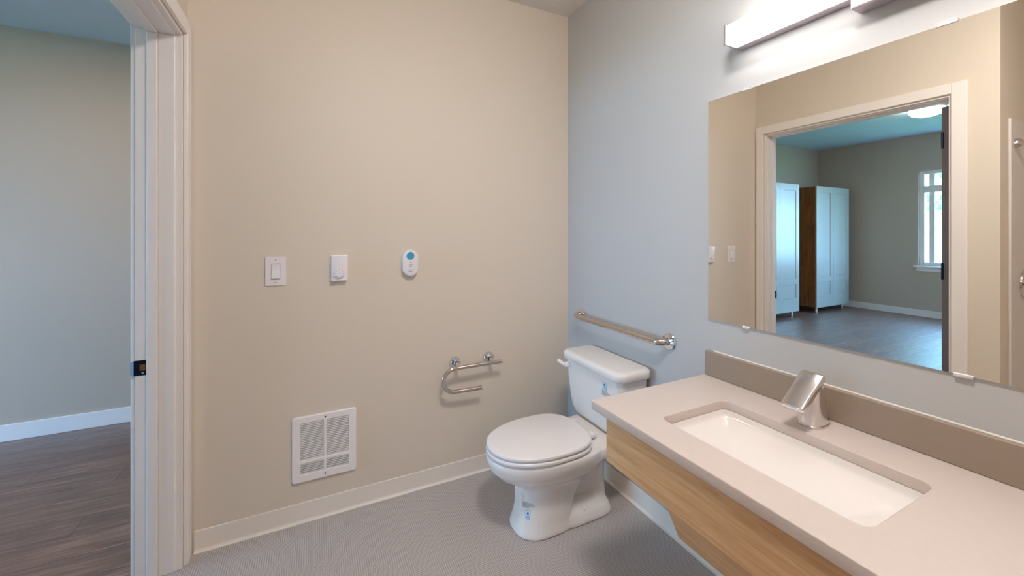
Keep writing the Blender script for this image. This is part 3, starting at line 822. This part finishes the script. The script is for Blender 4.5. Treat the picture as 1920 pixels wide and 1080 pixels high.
# ------------------------------------------------------------------ shower fittings reflected in the mirror
sw = thing('shower_surround', 'white shower wall surround reflected at the mirror edge', 'shower surround', (-2.4, SH, 0))
obj('panel', box(-2.945, -2.009, SH - 0.012, SH - 0.0005, 0.02, 1.964, bev=0.003), M['panelwhite'], sw)
cr_ = thing('shower_curtain_rod', 'chrome shower curtain rod reflected high at the mirror edge', 'curtain rod', (-2.06, SH, 1.83))
obj('rod', tube([(-2.075, SH - 0.013, 1.83), (-2.075, FRONT + 0.002, 1.83)], 0.0125, 16), M['chrome'], cr_, smooth=True)
obj('flange', lathe([(0.027, 0.0), (0.026, 0.012), (0.019, 0.025), (0.0125, 0.03)], (-2.075, SH - 0.0125, 1.83), (0, -1, 0), 24), M['chrome'], cr_, smooth=True)
sv = thing('shower_valve', 'chrome shower valve with lever handle reflected at the mirror edge', 'shower valve', (-2.25, SH, 1.04))
obj('escutcheon', lathe([(0.085, 0.0), (0.084, 0.006), (0.070, 0.012), (0.03, 0.016), (0.028, 0.05), (0, 0.055)], (-2.235, SH - 0.0125, 1.04), (0, -1, 0), 36), M['chrome'], sv, smooth=True)
obj('lever', tube([(-2.235, SH - 0.055, 1.04), (-2.16, SH - 0.062, 1.045), (-2.075, SH - 0.075, 1.05)], [0.012, 0.011, 0.015], 14), M['chrome'], sv, smooth=True)

# ------------------------------------------------------------------ bedroom wardrobes
def make_wardrobe(x0, x1, label):
    FY = 1.545
    wd = thing('wardrobe', label, 'wardrobe', ((x0 + x1) / 2, 1.83, 0), 'wardrobes in the bedroom alcove')
    obj('carcass', box(x0 + 0.001, x1 - 0.001, FY + 0.021, Y2 - 0.02, 0.098, 2.078, bev=0.002), M['brownwood'], wd, label='brown wood carcass')
    mid = (x0 + x1) / 2
    for a, b in ((x0, mid - 0.0015), (mid + 0.0015, x1)):
        me = plate(rrect(a, b, 0.092, 2.082, 0.002, 2), [rrect(a + 0.085, b - 0.085, 0.30, 0.515, 0.001, 1), rrect(a + 0.085, b - 0.085, 0.60, 1.98, 0.001, 1)], 0.019, 0.001, on_back(FY + 0.0195))
        dr = obj('door', me, M['wardrobe'], wd)
        for z0, z1 in ((0.302, 0.513), (0.602, 1.978)):
            obj('door_panel', box(a + 0.086, b - 0.086, FY + 0.007, FY + 0.018, z0, z1), M['wardrobe'], dr)
    for x in (x0 + 0.10, x1 - 0.10):
        for y in (FY + 0.06, Y2 - 0.10):
            obj('leg', lathe([(0, 0.0), (0.024, 0.0), (0.024, 0.004), (0.019, 0.008), (0.019, 0.099)], (x, y, 0.0), (0, 0, 1), 18), M['chrome'], wd, smooth=True, label='short chrome leg')
make_wardrobe(-5.430, -4.420, 'white wardrobe on chrome legs, nearer the bedroom doorway, reflected in mirror')
make_wardrobe(-6.925, -5.925, 'white wardrobe showing brown side, beside the bedroom far wall, reflected in mirror')

# ------------------------------------------------------------------ bedroom ceiling lamp
bl = thing('ceiling_lamp', 'round glowing ceiling lamp in the bedroom reflected at top of mirror', 'ceiling lamp', (-5.35, 0.06, HB))
obj('mount', lathe([(0.17, 0.0), (0.17, 0.025), (0.16, 0.03), (0, 0.03)], (-5.35, 0.06, HB - 0.0005), (0, 0, -1), 32), M['lightbody'], bl, smooth=True)
obj('glass_bowl', lathe([(0.165, 0.028), (0.160, 0.055), (0.135, 0.085), (0.08, 0.105), (0, 0.112)], (-5.35, 0.06, HB), (0, 0, -1), 32), M['bedlens'], bl, smooth='all')
obj('finial', lathe([(0.012, 0.110), (0.012, 0.122), (0, 0.13)], (-5.35, 0.06, HB), (0, 0, -1), 14), M['chrome'], bl, smooth=True)
CX_, CY_ = -0.95, -1.70
rl = thing('added_ceiling_light', 'added round glass fill light above the bathroom floor', 'ceiling light', (CX_, CY_, H))  # fixture out of view, added to brighten the bathroom
obj('mount', lathe([(0.165, 0.0), (0.165, 0.022), (0.155, 0.028), (0, 0.028)], (CX_, CY_, H - 0.0005), (0, 0, -1), 32), M['lightbody'], rl, smooth=True)
obj('glass_bowl', lathe([(0.152, 0.028), (0.148, 0.050), (0.125, 0.075), (0.075, 0.093), (0, 0.099)], (CX_, CY_, H), (0, 0, -1), 32), M['dome'], rl, smooth='all')
re_ = thing('added_entry_light', 'added round recessed fill light above the bedroom entry floor', 'ceiling light', (-2.75, 0.35, 2.662))  # made-up fixture around the added entry fill lamp
obj('trim_ring', lathe([(0.105, 0.0), (0.105, 0.004), (0.086, 0.010), (0.085, 0.0)], (-2.75, 0.35, 2.6615), (0, 0, -1), 32), M['trim'], re_, smooth=True)
